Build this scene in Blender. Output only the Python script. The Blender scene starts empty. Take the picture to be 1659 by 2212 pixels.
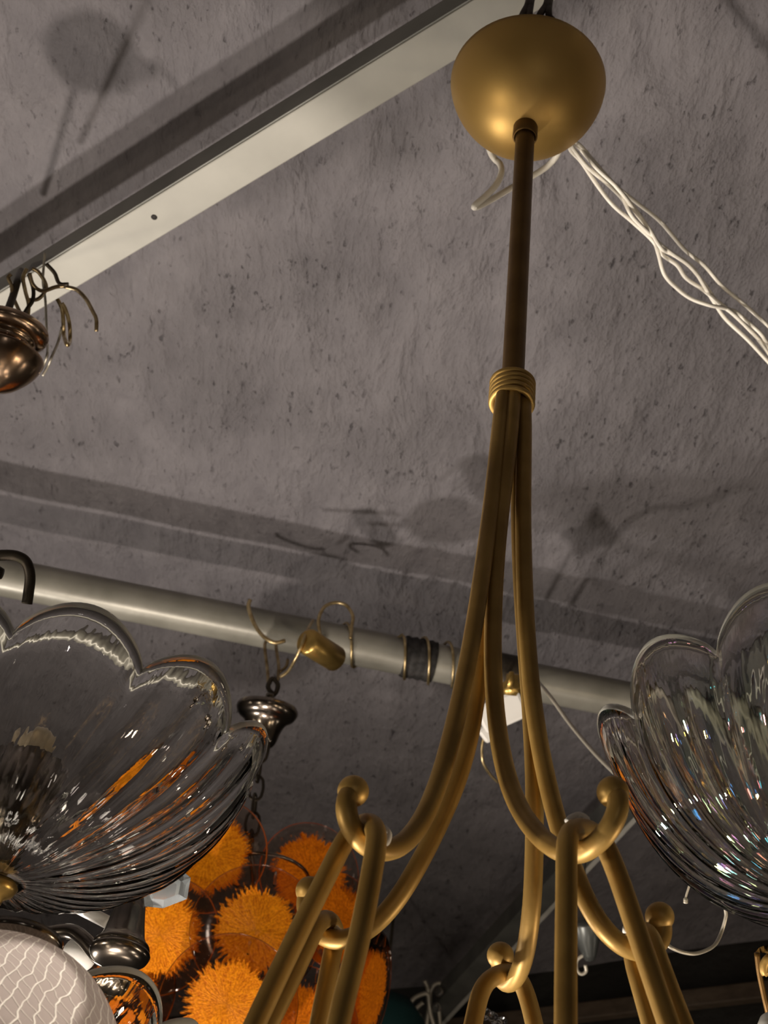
import bpy, bmesh, math, random
from mathutils import Vector, Matrix, noise
random.seed(7)
C = bpy.context.scene.collection
PI = math.pi

# ------------------------------------------------------------------ camera model
IW, IH, FPX = 1659.0, 2212.0, 3300.0
PITCH, ROLL = math.radians(42.26), math.radians(-7.33)
CAM = Vector((0, 0, 1.5))
cp, sp, cr, sr = math.cos(PITCH), math.sin(PITCH), math.cos(ROLL), math.sin(ROLL)
FW = Vector((0, cp, sp))
U0 = Vector((0, -sp, cp)); R0 = Vector((1, 0, 0))
RT = R0*cr - U0*sr
UP = U0*cr + R0*sr

def ray(px, py): return FW + RT*((px-IW/2)/FPX) - UP*((py-IH/2)/FPX)
def W(px, py, d): return CAM + ray(px, py)*d                       # at forward depth d
def WZ(px, py, z):                                                 # on the level z (above the camera)
    v = ray(px, py); return CAM + v*(z/v.z)
def WY(px, py, y):                                                 # on the upright plane y
    v = ray(px, py); return CAM + v*(y/v.y)
def depth(P): return (P-CAM).dot(FW)
Z = CAM.z

cam_d = bpy.data.cameras.new('camera'); cam = bpy.data.objects.new('camera', cam_d); C.objects.link(cam)
M = Matrix.Identity(4)
for i in range(3):
    M[i][0] = RT[i]; M[i][1] = UP[i]; M[i][2] = -FW[i]; M[i][3] = CAM[i]
cam.matrix_world = M
cam_d.sensor_fit = 'HORIZONTAL'; cam_d.sensor_width = 36; cam_d.lens = 36*FPX/IW
cam_d.clip_start = 0.02; cam_d.clip_end = 60
cam_d.dof.use_dof = True; cam_d.dof.focus_distance = 0.98; cam_d.dof.aperture_fstop = 30
bpy.context.scene.camera = cam

# ------------------------------------------------------------------ materials
def mat(name, base=(.5, .5, .5), rough=.5, metal=0., trans=0., ior=1.45, **k):
    m = bpy.data.materials.new(name); m.use_nodes = True
    b = m.node_tree.nodes['Principled BSDF']
    b.inputs['Base Color'].default_value = (*base, 1)
    b.inputs['Roughness'].default_value = rough
    b.inputs['Metallic'].default_value = metal
    b.inputs['Transmission Weight'].default_value = trans
    b.inputs['IOR'].default_value = ior
    if 'emit' in k:
        b.inputs['Emission Color'].default_value = (*k['emit'], 1); b.inputs['Emission Strength'].default_value = k.get('es', 1)
    if 'spec' in k: b.inputs['Specular IOR Level'].default_value = k['spec']
    if 'coat' in k: b.inputs['Coat Weight'].default_value = k['coat']
    return m
def nd(m, t, **k):
    n = m.node_tree.nodes.new(t)
    for a, v in k.items(): setattr(n, a, v)
    return n
def lk(m, a, b): m.node_tree.links.new(a, b)
def noisy(m, c1, c2, scale=20, detail=6, bump=0., bscale=None, rough=None, dist=.002, lo=.35, hi=.65, stretch=None):
    """mottle the base colour between c1 and c2 and roughen the surface, in object space"""
    b = m.node_tree.nodes['Principled BSDF']
    tc = nd(m, 'ShaderNodeTexCoord'); src = tc.outputs['Object']
    if stretch:
        mp = nd(m, 'ShaderNodeMapping'); mp.inputs['Scale'].default_value = stretch; lk(m, src, mp.inputs[0]); src = mp.outputs[0]
    n = nd(m, 'ShaderNodeTexNoise'); n.inputs['Scale'].default_value = scale; n.inputs['Detail'].default_value = detail
    lk(m, src, n.inputs['Vector'])
    r = nd(m, 'ShaderNodeValToRGB'); r.color_ramp.elements[0].position = lo; r.color_ramp.elements[1].position = hi
    r.color_ramp.elements[0].color = (*c1, 1); r.color_ramp.elements[1].color = (*c2, 1)
    lk(m, n.outputs['Fac'], r.inputs[0]); lk(m, r.outputs[0], b.inputs['Base Color'])
    if bump:
        n2 = nd(m, 'ShaderNodeTexNoise'); n2.inputs['Scale'].default_value = bscale or scale*3; n2.inputs['Detail'].default_value = 5
        lk(m, src, n2.inputs['Vector'])
        bp = nd(m, 'ShaderNodeBump'); bp.inputs['Strength'].default_value = bump; bp.inputs['Distance'].default_value = dist
        lk(m, n2.outputs['Fac'], bp.inputs['Height']); lk(m, bp.outputs[0], b.inputs['Normal'])
    return m

gold = noisy(mat('gold_paint', rough=.47, metal=.66), (.54, .335, .095), (.60, .385, .12), 9, 5, .10, 220, dist=.0006)
bronze = noisy(mat('aged_gold_paint', rough=.45, metal=.42), (.33, .195, .048), (.46, .285, .078), 30, 6, .16, 260, dist=.0006)
rodm = noisy(mat('shaded_gold_paint', rough=.45, metal=.55), (.15, .078, .018), (.20, .11, .028), 30, 6, .12, 260, dist=.0006)  # gold paint with the stem's shade put into a darker colour
brass = noisy(mat('brass', rough=.32, metal=.9), (.42, .27, .08), (.55, .36, .11), 40)
pewter = noisy(mat('dark_nickel', rough=.2, metal=1.), (.14, .125, .11), (.30, .25, .20), 25)
iron = noisy(mat('dark_iron', rough=.5, metal=.55), (.035, .028, .02), (.085, .068, .048), 30, bump=.1)
rust = noisy(mat('rusty_iron', rough=.75, metal=.3), (.05, .035, .028), (.13, .10, .085), 60, bump=.3)
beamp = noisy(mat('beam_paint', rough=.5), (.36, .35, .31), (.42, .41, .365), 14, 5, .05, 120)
beamd = noisy(mat('beam_side_grey', rough=.6), (.20, .20, .18), (.26, .255, .235), 14)  # darker grey than the underside, for the near side face
pipem = noisy(mat('galvanised_pipe', rough=.36, metal=.25), (.22, .21, .175), (.33, .315, .27), 12, 6, .08, 90, stretch=(1, 1, 1))
tapem = noisy(mat('black_tape', rough=.75), (.012, .011, .010), (.04, .036, .034), 90, bump=.5)
anglem = noisy(mat('dark_grey_paint', rough=.6), (.075, .075, .068), (.11, .11, .10), 20)
anglel = noisy(mat('lit_grey_lip', rough=.55), (.42, .41, .37), (.55, .53, .48), 20)  # light striking the bar's lip is put into this paler grey
cablem = mat('white_cable', (.90, .86, .77), .4)
wirem = noisy(mat('brass_wire', rough=.3, metal=.85), (.36, .26, .12), (.60, .47, .26), 120)
wiregrey = mat('pale_wire', (.50, .46, .38), .4, .4)
steelw = noisy(mat('tarnished_wire', rough=.35, metal=.8), (.20, .14, .07), (.42, .33, .20), 90)
ceram = mat('white_ceramic', (.80, .78, .74), .35)
bulbm = mat('frosted_bulb', (.42, .35, .26), .35, emit=(1., .72, .40), es=.03)
glass = mat('clear_glass', (.985, .985, .965), .012, 0, 1., 1.46)
def wavy(m, sc_, st):
    tc = nd(m, 'ShaderNodeTexCoord'); n = nd(m, 'ShaderNodeTexNoise'); n.inputs['Scale'].default_value = sc_; n.inputs['Detail'].default_value = 3
    lk(m, tc.outputs['Object'], n.inputs['Vector']); bp = nd(m, 'ShaderNodeBump'); bp.inputs['Strength'].default_value = st; bp.inputs['Distance'].default_value = .004
    lk(m, n.outputs['Fac'], bp.inputs['Height']); lk(m, bp.outputs[0], m.node_tree.nodes['Principled BSDF'].inputs['Normal'])
def streaky(m, su, sv, st):
    """drawn-out streaks along the flutes"""
    tc = nd(m, 'ShaderNodeTexCoord'); mp = nd(m, 'ShaderNodeMapping'); mp.inputs['Scale'].default_value = (su, sv, 1); lk(m, tc.outputs['UV'], mp.inputs[0])
    n = nd(m, 'ShaderNodeTexNoise'); n.inputs['Scale'].default_value = 1; n.inputs['Detail'].default_value = 3; n.inputs['Distortion'].default_value = .5
    lk(m, mp.outputs[0], n.inputs['Vector']); bp = nd(m, 'ShaderNodeBump'); bp.inputs['Strength'].default_value = st; bp.inputs['Distance'].default_value = .006
    lk(m, n.outputs['Fac'], bp.inputs['Height']); lk(m, bp.outputs[0], m.node_tree.nodes['Principled BSDF'].inputs['Normal'])
streaky(glass, 44, 5, .13)
glass_reflect = mat('tinted_reflection_glass', (.985, .985, .965), .012, 0, 1., 1.46)  # thin film added to stand in for blue and orange reflections
glass_reflect.node_tree.nodes['Principled BSDF'].inputs['Thin Film Thickness'].default_value = 420
glass_reflect.node_tree.nodes['Principled BSDF'].inputs['Thin Film IOR'].default_value = 1.9
streaky(glass_reflect, 44, 5, .16)
_tc = nd(glass_reflect, 'ShaderNodeTexCoord'); _n = nd(glass_reflect, 'ShaderNodeTexNoise'); _n.inputs['Scale'].default_value = 22; lk(glass_reflect, _tc.outputs['Object'], _n.inputs[0])
_r = nd(glass_reflect, 'ShaderNodeMapRange'); lk(glass_reflect, _n.outputs['Fac'], _r.inputs['Value']); _r.inputs['From Min'].default_value = .35; _r.inputs['From Max'].default_value = .65
_r.inputs['To Min'].default_value = 190; _r.inputs['To Max'].default_value = 270; lk(glass_reflect, _r.outputs[0], glass_reflect.node_tree.nodes['Principled BSDF'].inputs['Thin Film Thickness'])
rimglass = mat('glass_rim_catchlight', (.84, .83, .75), .14, 0, .42, 1.46)  # light caught by the lip is put into this pale glass
crystal = mat('crystal', (.97, .98, 1.), .0, 0, 1., 1.55)
woodm = noisy(mat('dark_wood', rough=.6), (.07, .05, .034), (.11, .08, .055), 8, stretch=(1, 8, 8))
teal = mat('teal_fabric', (.006, .045, .045), .7)

# milky blown glass with a lattice of veins
veil = bpy.data.materials.new('veined_glass'); veil.use_nodes = True
def build_veil(m):
    b = m.node_tree.nodes['Principled BSDF']
    b.inputs['Roughness'].default_value = .12; b.inputs['Transmission Weight'].default_value = .45
    b.inputs['IOR'].default_value = 1.3
    b.inputs['Transmission Weight'].default_value = .12; b.inputs['Roughness'].default_value = .09
    tc = nd(m, 'ShaderNodeTexCoord'); sep = nd(m, 'ShaderNodeSeparateXYZ'); lk(m, tc.outputs['UV'], sep.inputs[0])
    nz = nd(m, 'ShaderNodeTexNoise'); nz.inputs['Scale'].default_value = 14; nz.inputs['Detail'].default_value = 2; lk(m, tc.outputs['UV'], nz.inputs[0])
    def lines(ku, kv, lo):
        a = nd(m, 'ShaderNodeMath', operation='MULTIPLY'); lk(m, sep.outputs[0], a.inputs[0]); a.inputs[1].default_value = ku*2*PI
        c = nd(m, 'ShaderNodeMath', operation='MULTIPLY_ADD'); lk(m, sep.outputs[1], c.inputs[0]); c.inputs[1].default_value = kv*2*PI; lk(m, a.outputs[0], c.inputs[2])
        d_ = nd(m, 'ShaderNodeMath', operation='MULTIPLY_ADD'); lk(m, nz.outputs['Fac'], d_.inputs[0]); d_.inputs[1].default_value = 9.; lk(m, c.outputs[0], d_.inputs[2])
        e_ = nd(m, 'ShaderNodeMath', operation='SINE'); lk(m, d_.outputs[0], e_.inputs[0])
        g_ = nd(m, 'ShaderNodeMapRange', interpolation_type='SMOOTHSTEP'); lk(m, e_.outputs[0], g_.inputs['Value']); g_.inputs['From Min'].default_value = lo; g_.inputs['From Max'].default_value = 1
        return g_
    l1, l2 = lines(52, 9, .86), lines(52, -26, .90)
    h2 = nd(m, 'ShaderNodeMath', operation='MULTIPLY'); lk(m, l2.outputs[0], h2.inputs[0]); h2.inputs[1].default_value = .45
    mxm = nd(m, 'ShaderNodeMath', operation='MAXIMUM'); lk(m, l1.outputs[0], mxm.inputs[0]); lk(m, h2.outputs[0], mxm.inputs[1])
    r = nd(m, 'ShaderNodeValToRGB'); e = r.color_ramp.elements
    e[0].position = .0; e[0].color = (.44, .385, .36, 1); e[1].position = .9; e[1].color = (.98, .94, .86, 1)
    lk(m, mxm.outputs[0], r.inputs[0]); lk(m, r.outputs[0], b.inputs['Base Color'])
    bp = nd(m, 'ShaderNodeBump'); bp.inputs['Strength'].default_value = .7; bp.inputs['Distance'].default_value = .004
    lk(m, mxm.outputs[0], bp.inputs['Height']); lk(m, bp.outputs[0], b.inputs['Normal'])
build_veil(veil)
def glow(m):
    b = m.node_tree.nodes['Principled BSDF']; out = m.node_tree.nodes['Material Output']
    t = nd(m, 'ShaderNodeBsdfTranslucent'); t.inputs[0].default_value = (.9, .84, .78, 1)
    src = b.inputs['Base Color'].links[0].from_socket; lk(m, src, t.inputs[0]); lk(m, b.inputs['Normal'].links[0].from_socket, t.inputs['Normal'])
    x = nd(m, 'ShaderNodeMixShader'); x.inputs[0].default_value = .45; lk(m, b.outputs[0], x.inputs[1]); lk(m, t.outputs[0], x.inputs[2]); lk(m, x.outputs[0], out.inputs['Surface'])
glow(veil)

# orange pompom-like tuft blown into a clear disc
def disc_mat(name, rin, c1, c2):
    m = bpy.data.materials.new(name); m.use_nodes = True
    b = m.node_tree.nodes['Principled BSDF']; out = m.node_tree.nodes['Material Output']
    tc = nd(m, 'ShaderNodeTexCoord'); sep = nd(m, 'ShaderNodeSeparateXYZ'); lk(m, tc.outputs['Object'], sep.inputs[0])
    cx = nd(m, 'ShaderNodeCombineXYZ'); lk(m, sep.outputs[0], cx.inputs[0]); lk(m, sep.outputs[1], cx.inputs[1])
    ln = nd(m, 'ShaderNodeVectorMath', operation='LENGTH'); lk(m, cx.outputs[0], ln.inputs[0])
    at = nd(m, 'ShaderNodeMath', operation='ARCTAN2'); lk(m, sep.outputs[1], at.inputs[0]); lk(m, sep.outputs[0], at.inputs[1])
    sa = nd(m, 'ShaderNodeMath', operation='MULTIPLY'); lk(m, at.outputs[0], sa.inputs[0]); sa.inputs[1].default_value = 10
    sl = nd(m, 'ShaderNodeMath', operation='MULTIPLY'); lk(m, ln.outputs['Value'], sl.inputs[0]); sl.inputs[1].default_value = 60
    # polar coordinates -> streaky fluff
    pv = nd(m, 'ShaderNodeCombineXYZ'); lk(m, sa.outputs[0], pv.inputs[0]); lk(m, sl.outputs[0], pv.inputs[1])
    n1 = nd(m, 'ShaderNodeTexNoise'); n1.inputs['Scale'].default_value = 1.3; n1.inputs['Detail'].default_value = 5; n1.inputs['Roughness'].default_value = .65
    lk(m, pv.outputs[0], n1.inputs['Vector'])
    n2 = nd(m, 'ShaderNodeTexNoise'); n2.inputs['Scale'].default_value = 42; n2.inputs['Detail'].default_value = 3
    lk(m, tc.outputs['Object'], n2.inputs['Vector'])
    n3 = nd(m, 'ShaderNodeTexNoise'); n3.inputs['Scale'].default_value = 420; n3.inputs['Detail'].default_value = 4
    lk(m, tc.outputs['Object'], n3.inputs['Vector'])
    # radius + wobble
    w1 = nd(m, 'ShaderNodeMath', operation='MULTIPLY_ADD'); lk(m, n1.outputs['Fac'], w1.inputs[0]); w1.inputs[1].default_value = rin*1.3; lk(m, ln.outputs['Value'], w1.inputs[2])
    w2 = nd(m, 'ShaderNodeMath', operation='MULTIPLY_ADD'); lk(m, n2.outputs['Fac'], w2.inputs[0]); w2.inputs[1].default_value = rin*.35; lk(m, w1.outputs[0], w2.inputs[2])
    mr = nd(m, 'ShaderNodeMapRange', interpolation_type='SMOOTHSTEP')
    lk(m, w2.outputs[0], mr.inputs['Value'])
    mr.inputs['From Min'].default_value = rin*1.76; mr.inputs['From Max'].default_value = rin*1.90
    mr.inputs['To Min'].default_value = 1; mr.inputs['To Max'].default_value = 0
    # colour: light petals over deep orange
    mixn = nd(m, 'ShaderNodeMath', operation='MULTIPLY_ADD'); lk(m, n3.outputs['Fac'], mixn.inputs[0]); mixn.inputs[1].default_value = .45
    h = nd(m, 'ShaderNodeMath', operation='MULTIPLY'); lk(m, n1.outputs['Fac'], h.inputs[0]); h.inputs[1].default_value = .6
    lk(m, h.outputs[0], mixn.inputs[2])
    r = nd(m, 'ShaderNodeValToRGB'); e = r.color_ramp.elements
    e[0].position = .38; e[0].color = (*c1, 1); e[1].position = .66; e[1].color = (*c2, 1)
    lk(m, mixn.outputs[0], r.inputs[0]); lk(m, r.outputs[0], b.inputs['Base Color'])
    b.inputs['Roughness'].default_value = .55; b.inputs['Specular IOR Level'].default_value = .15
    lk(m, r.outputs[0], b.inputs['Emission Color']); b.inputs['Emission Strength'].default_value = .20  # slight glow added to brighten the orange; the discs are unlit
    bp = nd(m, 'ShaderNodeBump'); bp.inputs['Strength'].default_value = .7; bp.inputs['Distance'].default_value = .004
    lk(m, mixn.outputs[0], bp.inputs['Height']); lk(m, bp.outputs[0], b.inputs['Normal'])
    # clear part
    tr = nd(m, 'ShaderNodeBsdfTransparent'); tr.inputs[0].default_value = (.88, .80, .74, 1)
    gl = nd(m, 'ShaderNodeBsdfGlossy'); gl.inputs['Roughness'].default_value = .06
    fr = nd(m, 'ShaderNodeFresnel'); fr.inputs['IOR'].default_value = 1.5
    mc = nd(m, 'ShaderNodeMixShader'); lk(m, fr.outputs[0], mc.inputs[0]); lk(m, tr.outputs[0], mc.inputs[1]); lk(m, gl.outputs[0], mc.inputs[2])
    mx = nd(m, 'ShaderNodeMixShader'); lk(m, mr.outputs[0], mx.inputs[0]); lk(m, mc.outputs[0], mx.inputs[1]); lk(m, b.outputs[0], mx.inputs[2])
    lk(m, mx.outputs[0], out.inputs['Surface'])
    return m

def ceiling_mat(name, c_lo, c_hi, pit, bump, dist=.02):
    m = bpy.data.materials.new(name); m.use_nodes = True
    b = m.node_tree.nodes['Principled BSDF']; b.inputs['Roughness'].default_value = .62; b.inputs['Specular IOR Level'].default_value = .35
    tc = nd(m, 'ShaderNodeTexCoord')
    mp = nd(m, 'ShaderNodeMapping'); mp.inputs['Rotation'].default_value = (0, 0, math.radians(14)); mp.inputs['Scale'].default_value = (1.0, .42, 1)
    lk(m, tc.outputs['Object'], mp.inputs[0])
    def nz(sc_, det, vec, rgh=.5, dst=0.):
        n = nd(m, 'ShaderNodeTexNoise'); n.inputs['Scale'].default_value = sc_; n.inputs['Detail'].default_value = det
        n.inputs['Roughness'].default_value = rgh; n.inputs['Distortion'].default_value = dst; lk(m, vec, n.inputs[0]); return n.outputs['Fac']
    def mth(op, a, b_, c_=None):
        n = nd(m, 'ShaderNodeMath', operation=op)
        for k_, v in enumerate((a, b_, c_)):
            if v is None: continue
            if isinstance(v, (int, float)): n.inputs[k_].default_value = v
            else: lk(m, v, n.inputs[k_])
        return n.outputs[0]
    def rng(v, a, b_):
        n = nd(m, 'ShaderNodeMapRange', interpolation_type='SMOOTHSTEP'); lk(m, v, n.inputs['Value']); n.inputs['From Min'].default_value = a; n.inputs['From Max'].default_value = b_; return n.outputs[0]
    O_, S_ = tc.outputs['Object'], mp.outputs[0]
    big = nz(2.6, 4, O_); mid = nz(16, 5, S_, .55, .3); mott = nz(34, 8, S_, .72); fine = nz(170, 3, O_, .6); dents = nz(125, 4, S_, .65, .2)
    patch = rng(big, .40, .60)
    dm = rng(dents, .60, .76)
    dp = mth('MULTIPLY', dm, mth('MULTIPLY_ADD', patch, .75, .25))
    r = nd(m, 'ShaderNodeValToRGB'); e = r.color_ramp.elements
    e[0].position = .34; e[0].color = (*c_lo, 1); e[1].position = .66; e[1].color = (*c_hi, 1)
    lk(m, mth('ADD', mth('MULTIPLY', mott, .5), mth('ADD', mth('MULTIPLY', big, .25), mth('MULTIPLY', mid, .25))), r.inputs[0])
    mx = nd(m, 'ShaderNodeMixRGB'); mx.inputs[2].default_value = (*pit, 1)
    lk(m, mth('MULTIPLY', dp, .5), mx.inputs[0]); lk(m, r.outputs[0], mx.inputs[1]); lk(m, mx.outputs[0], b.inputs['Base Color'])  # dents darkened in the colour as well, like shade inside them
    h = mth('ADD', mth('MULTIPLY', mid, .9), mth('ADD', mth('MULTIPLY', mott, mth('MULTIPLY_ADD', patch, .36, .16)), mth('MULTIPLY', fine, .035)))
    h = mth('MULTIPLY_ADD', dp, -.22, h)
    bp = nd(m, 'ShaderNodeBump'); bp.inputs['Strength'].default_value = bump; bp.inputs['Distance'].default_value = dist
    lk(m, h, bp.inputs['Height']); lk(m, bp.outputs[0], b.inputs['Normal'])
    return m
plaster = ceiling_mat('rough_plaster', (.145, .134, .143), (.232, .216, .226), (.04, .036, .044), 1.0, .030)
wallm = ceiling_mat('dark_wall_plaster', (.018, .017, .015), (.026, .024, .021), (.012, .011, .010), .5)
sidem = ceiling_mat('side_wall_plaster', (.16, .14, .13), (.22, .20, .18), (.1, .09, .09), .6)
floorm = noisy(mat('worn_floor', rough=.6), (.10, .075, .055), (.16, .12, .09), 4)

# ------------------------------------------------------------------ geometry helpers
def link(name, bm, m, parent=None, smooth=True, origin=None):
    me = bpy.data.meshes.new(name)
    bmesh.ops.recalc_face_normals(bm, faces=bm.faces[:])
    if origin is not None: bmesh.ops.translate(bm, verts=bm.verts[:], vec=-Vector(origin))
    bm.to_mesh(me); bm.free()
    if smooth:
        for p in me.polygons: p.use_smooth = True
    me.materials.append(m)
    o = bpy.data.objects.new(name, me); C.objects.link(o)
    if origin is not None: o.location = origin
    if parent is not None:
        o.parent = parent
        o.location = (Vector(origin) if origin is not None else Vector()) - parent.location
    return o
def tag(o, label, cat, group=None, kind=None):
    o['label'] = label; o['category'] = cat
    if group: o['group'] = group
    if kind: o['kind'] = kind
    return o
def thing(name, loc, label, cat, group=None):
    o = bpy.data.objects.new(name, None); C.objects.link(o); o.location = loc; o.empty_display_size = .02
    return tag(o, label, cat, group)
def struct(o): o['kind'] = 'structure'; return o

def spline(pts, per=8):
    """Catmull-Rom through 3-D points"""
    p = [Vector(q) for q in pts]
    if len(p) < 3: return [p[0].lerp(p[-1], i/per) for i in range(per+1)]
    p = [p[0]*2-p[1]] + p + [p[-1]*2-p[-2]]; out = []
    for i in range(1, len(p)-2):
        a, b, c, d = p[i-1:i+3]
        for k in range(per):
            t = k/per
            out.append(.5*((2*b)+(c-a)*t+(2*a-5*b+4*c-d)*t*t+(3*b-a-3*c+d)*t**3))
    out.append(p[-2]); return out
def relax(pts, n=2):
    p = [Vector(q) for q in pts]
    for _ in range(n):
        p = [p[0]] + [(p[i-1]+p[i]*2+p[i+1])/4 for i in range(1, len(p)-1)] + [p[-1]]
    return p
def add_tube(bm, pts, r, n=14, closed=False, cap=True):
    pts = [Vector(q) for q in pts]; N = len(pts)
    rad = r if isinstance(r, (list, tuple)) else [r]*N
    rings = []; t0 = None; nrm = None
    for i in range(N):
        a = pts[(i-1) % N] if (closed or i > 0) else pts[i]
        b = pts[(i+1) % N] if (closed or i < N-1) else pts[i]
        t = (b-a).normalized()
        if nrm is None:
            h = Vector((0, 0, 1)) if abs(t.z) < .9 else Vector((1, 0, 0))
            nrm = (h - t*h.dot(t)).normalized()
        else:
            nrm = (nrm - t*nrm.dot(t)).normalized()
        bn = t.cross(nrm)
        rings.append([bm.verts.new(pts[i] + (nrm*math.cos(2*PI*k/n)+bn*math.sin(2*PI*k/n))*rad[i]) for k in range(n)])
    for i in range(N if closed else N-1):
        A, B = rings[i], rings[(i+1) % N]
        for k in range(n): bm.faces.new((A[k], A[(k+1) % n], B[(k+1) % n], B[k]))
    if cap and not closed:
        bm.faces.new(rings[0][::-1]); bm.faces.new(rings[-1])
    return bm
def tube(name, pts, r, m, parent=None, n=14, closed=False, per=0, origin=None):
    bm = bmesh.new(); add_tube(bm, spline(pts, per) if per else pts, r, n, closed)
    return link(name, bm, m, parent, origin=origin)
def add_lathe(bm, prof, c, axis=Vector((0, 0, 1)), n=48):
    """prof: list of (r, h) along axis from c"""
    axis = Vector(axis).normalized(); h = Vector((1, 0, 0)) if abs(axis.x) < .9 else Vector((0, 1, 0))
    e1 = (h-axis*h.dot(axis)).normalized(); e2 = axis.cross(e1); c = Vector(c); rings = []
    for r, z in prof:
        if r < 1e-6: rings.append([bm.verts.new(c+axis*z)])
        else: rings.append([bm.verts.new(c+axis*z+(e1*math.cos(2*PI*k/n)+e2*math.sin(2*PI*k/n))*r) for k in range(n)])
    for A, B in zip(rings, rings[1:]):
        for k in range(n):
            a, a2, b, b2 = A[k % len(A)], A[(k+1) % len(A)], B[k % len(B)], B[(k+1) % len(B)]
            f = []
            for v in (a, a2, b2, b):
                if v not in f: f.append(v)
            if len(f) > 2:
                try: bm.faces.new(f)
                except ValueError: pass
    return bm
def lathe(name, prof, c, m, parent=None, axis=(0, 0, 1), n=48, per=0):
    if per:
        pp = spline([Vector((a, b, 0)) for a, b in prof], per); prof = [(max(q.x, 0), q.y) for q in pp]
    bm = add_lathe(bmesh.new(), prof, Vector((0, 0, 0)), axis, n)
    o = link(name, bm, m, parent); o.location = Vector(c) - (parent.location if parent else Vector()); return o
def add_box(bm, M4, bevel=0.):
    r = bmesh.ops.create_cube(bm, size=1, matrix=M4)
    if bevel:
        vs = set(r['verts']); es = [e for e in bm.edges if e.verts[0] in vs and e.verts[1] in vs]
        bmesh.ops.bevel(bm, geom=es, offset=bevel, segments=2, affect='EDGES', profile=.5)
    return bm
def bar_matrix(A, B, w, h, up=Vector((0, 0, 1))):
    """unit cube -> bar from A to B, width w across, height h along up"""
    A, B = Vector(A), Vector(B); x = (B-A); L = x.length; x.normalize()
    z = (up - x*up.dot(x)).normalized(); y = z.cross(x)
    m = Matrix.Identity(4)
    for i in range(3): m[i][0] = x[i]*L; m[i][1] = y[i]*w; m[i][2] = z[i]*h; m[i][3] = ((A+B)/2)[i]
    return m
def slab(name, x0, x1, y0, y1, z0, z1, m, seg=1):
    bm = bmesh.new(); add_box(bm, Matrix.Translation(((x0+x1)/2, (y0+y1)/2, (z0+z1)/2)) @ Matrix.Diagonal((x1-x0, y1-y0, z1-z0, 1)))
    return struct(link(name, bm, m, smooth=False))
def ball(name, c, r, m, parent=None, n=24):
    bm = bmesh.new(); bmesh.ops.create_uvsphere(bm, u_segments=n, v_segments=n//2, radius=r)
    o = link(name, bm, m, parent); o.location = Vector(c)-(parent.location if parent else Vector()); return o

# ------------------------------------------------------------------ the room
ZC = 1.42                                                            # ceiling above the camera
def ceiling():
    bm = bmesh.new(); X0, X1, Y0, Y1 = -2.6, 2.6, -2.6, 4.9; nx, ny = 130, 190; vs = []
    for j in range(ny+1):
        row = []
        for i in range(nx+1):
            x = X0+(X1-X0)*i/nx; y = Y0+(Y1-Y0)*j/ny
            v = Vector((x, y, 0)); h = noise.fractal(v*2.2, 1, 2, 3)*.010 + noise.noise(v*7+Vector((3, 1, 0)))*.004
            row.append(bm.verts.new((x, y, Z+ZC+.006+h)))
        vs.append(row)
    for j in range(ny):
        for i in range(nx): bm.faces.new((vs[j][i], vs[j+1][i], vs[j+1][i+1], vs[j][i+1]))
    o = link('ceiling', bm, plaster)
    return struct(o)
ceiling()
# the far wall stands at an angle to the view
Pa, Pb = Vector((.12, 3.06, 0)), Vector((.78, 2.66, 0)); wd = (Pb-Pa).normalized(); wn = Vector((wd.y, -wd.x, 0))
def onwall(px, py):
    v = ray(px, py); t = (Pa.dot(wn))/(v.dot(wn)); return CAM + v*t
A, B = Pa - wd*3.25, Pa + wd*2.95
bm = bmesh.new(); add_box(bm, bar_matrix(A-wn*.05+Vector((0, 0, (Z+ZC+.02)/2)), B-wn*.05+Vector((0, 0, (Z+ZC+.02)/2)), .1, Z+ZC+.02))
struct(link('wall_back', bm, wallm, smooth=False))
slab('wall_left', -2.68, -2.6, -2.6, 4.75, 0, Z+ZC+.02, sidem)
slab('wall_right', 2.6, 2.68, -2.6, 1.7, 0, Z+ZC+.02, sidem)
slab('wall_front', -2.68, 2.68, -2.68, -2.6, 0, Z+ZC+.02, sidem)
slab('floor', -2.68, 2.68, -2.68, 4.8, -.08, 0, floorm)
# dark wooden rail along the far wall
A = onwall(1150, 2203); B = onwall(1659, 2150); B.z = A.z = (A.z+B.z)/2; d_ = (B-A).normalized(); off = wn*.012
if (CAM-A).dot(wn) < 0: off = -off
bm = bmesh.new(); add_box(bm, bar_matrix(A-d_*1.4+off, B+d_*.9+off, .022, .034), .003)
struct(link('trim_1', bm, woodm, smooth=False))

# ------------------------------------------------------------------ beam, pipe, angle bar
ZB = 1.29
p, q = WZ(150, 586, ZB), WZ(1005, 65, ZB); d = (q-p).normalized()
A, B = p - d*1.3, q + d*1.6
beam = thing('ceiling_beam', (A+B)/2, 'straight pale painted beam with a small drilled hole, running diagonally under the ceiling', 'beam')
beam['kind'] = 'thing'
bw, bh = .0415, .034
bm = bmesh.new(); add_box(bm, bar_matrix(A+Vector((0, 0, bh/2)), B+Vector((0, 0, bh/2)), bw, bh), .0012)
link('beam_body', bm, beamp, beam, False, origin=(A+B)/2)
side = Vector((-d.y, d.x, 0));
if side.y > 0: side = -side
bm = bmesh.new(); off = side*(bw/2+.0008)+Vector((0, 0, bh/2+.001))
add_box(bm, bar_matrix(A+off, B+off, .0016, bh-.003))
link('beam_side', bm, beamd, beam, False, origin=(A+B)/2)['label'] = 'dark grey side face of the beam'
hp = WZ(333, 469, ZB)
lathe('drilled_hole', [(0, -.0004), (.0034, -.0004), (.0034, .0006), (0, .0006)], hp, tapem, beam, n=20)
# short bracket and rusty hooks above the canopy
tops = thing('hanging_hook', WZ(1150, 20, 1.25), 'rusty bent iron hooks holding up the round gold canopy', 'hook')

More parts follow.
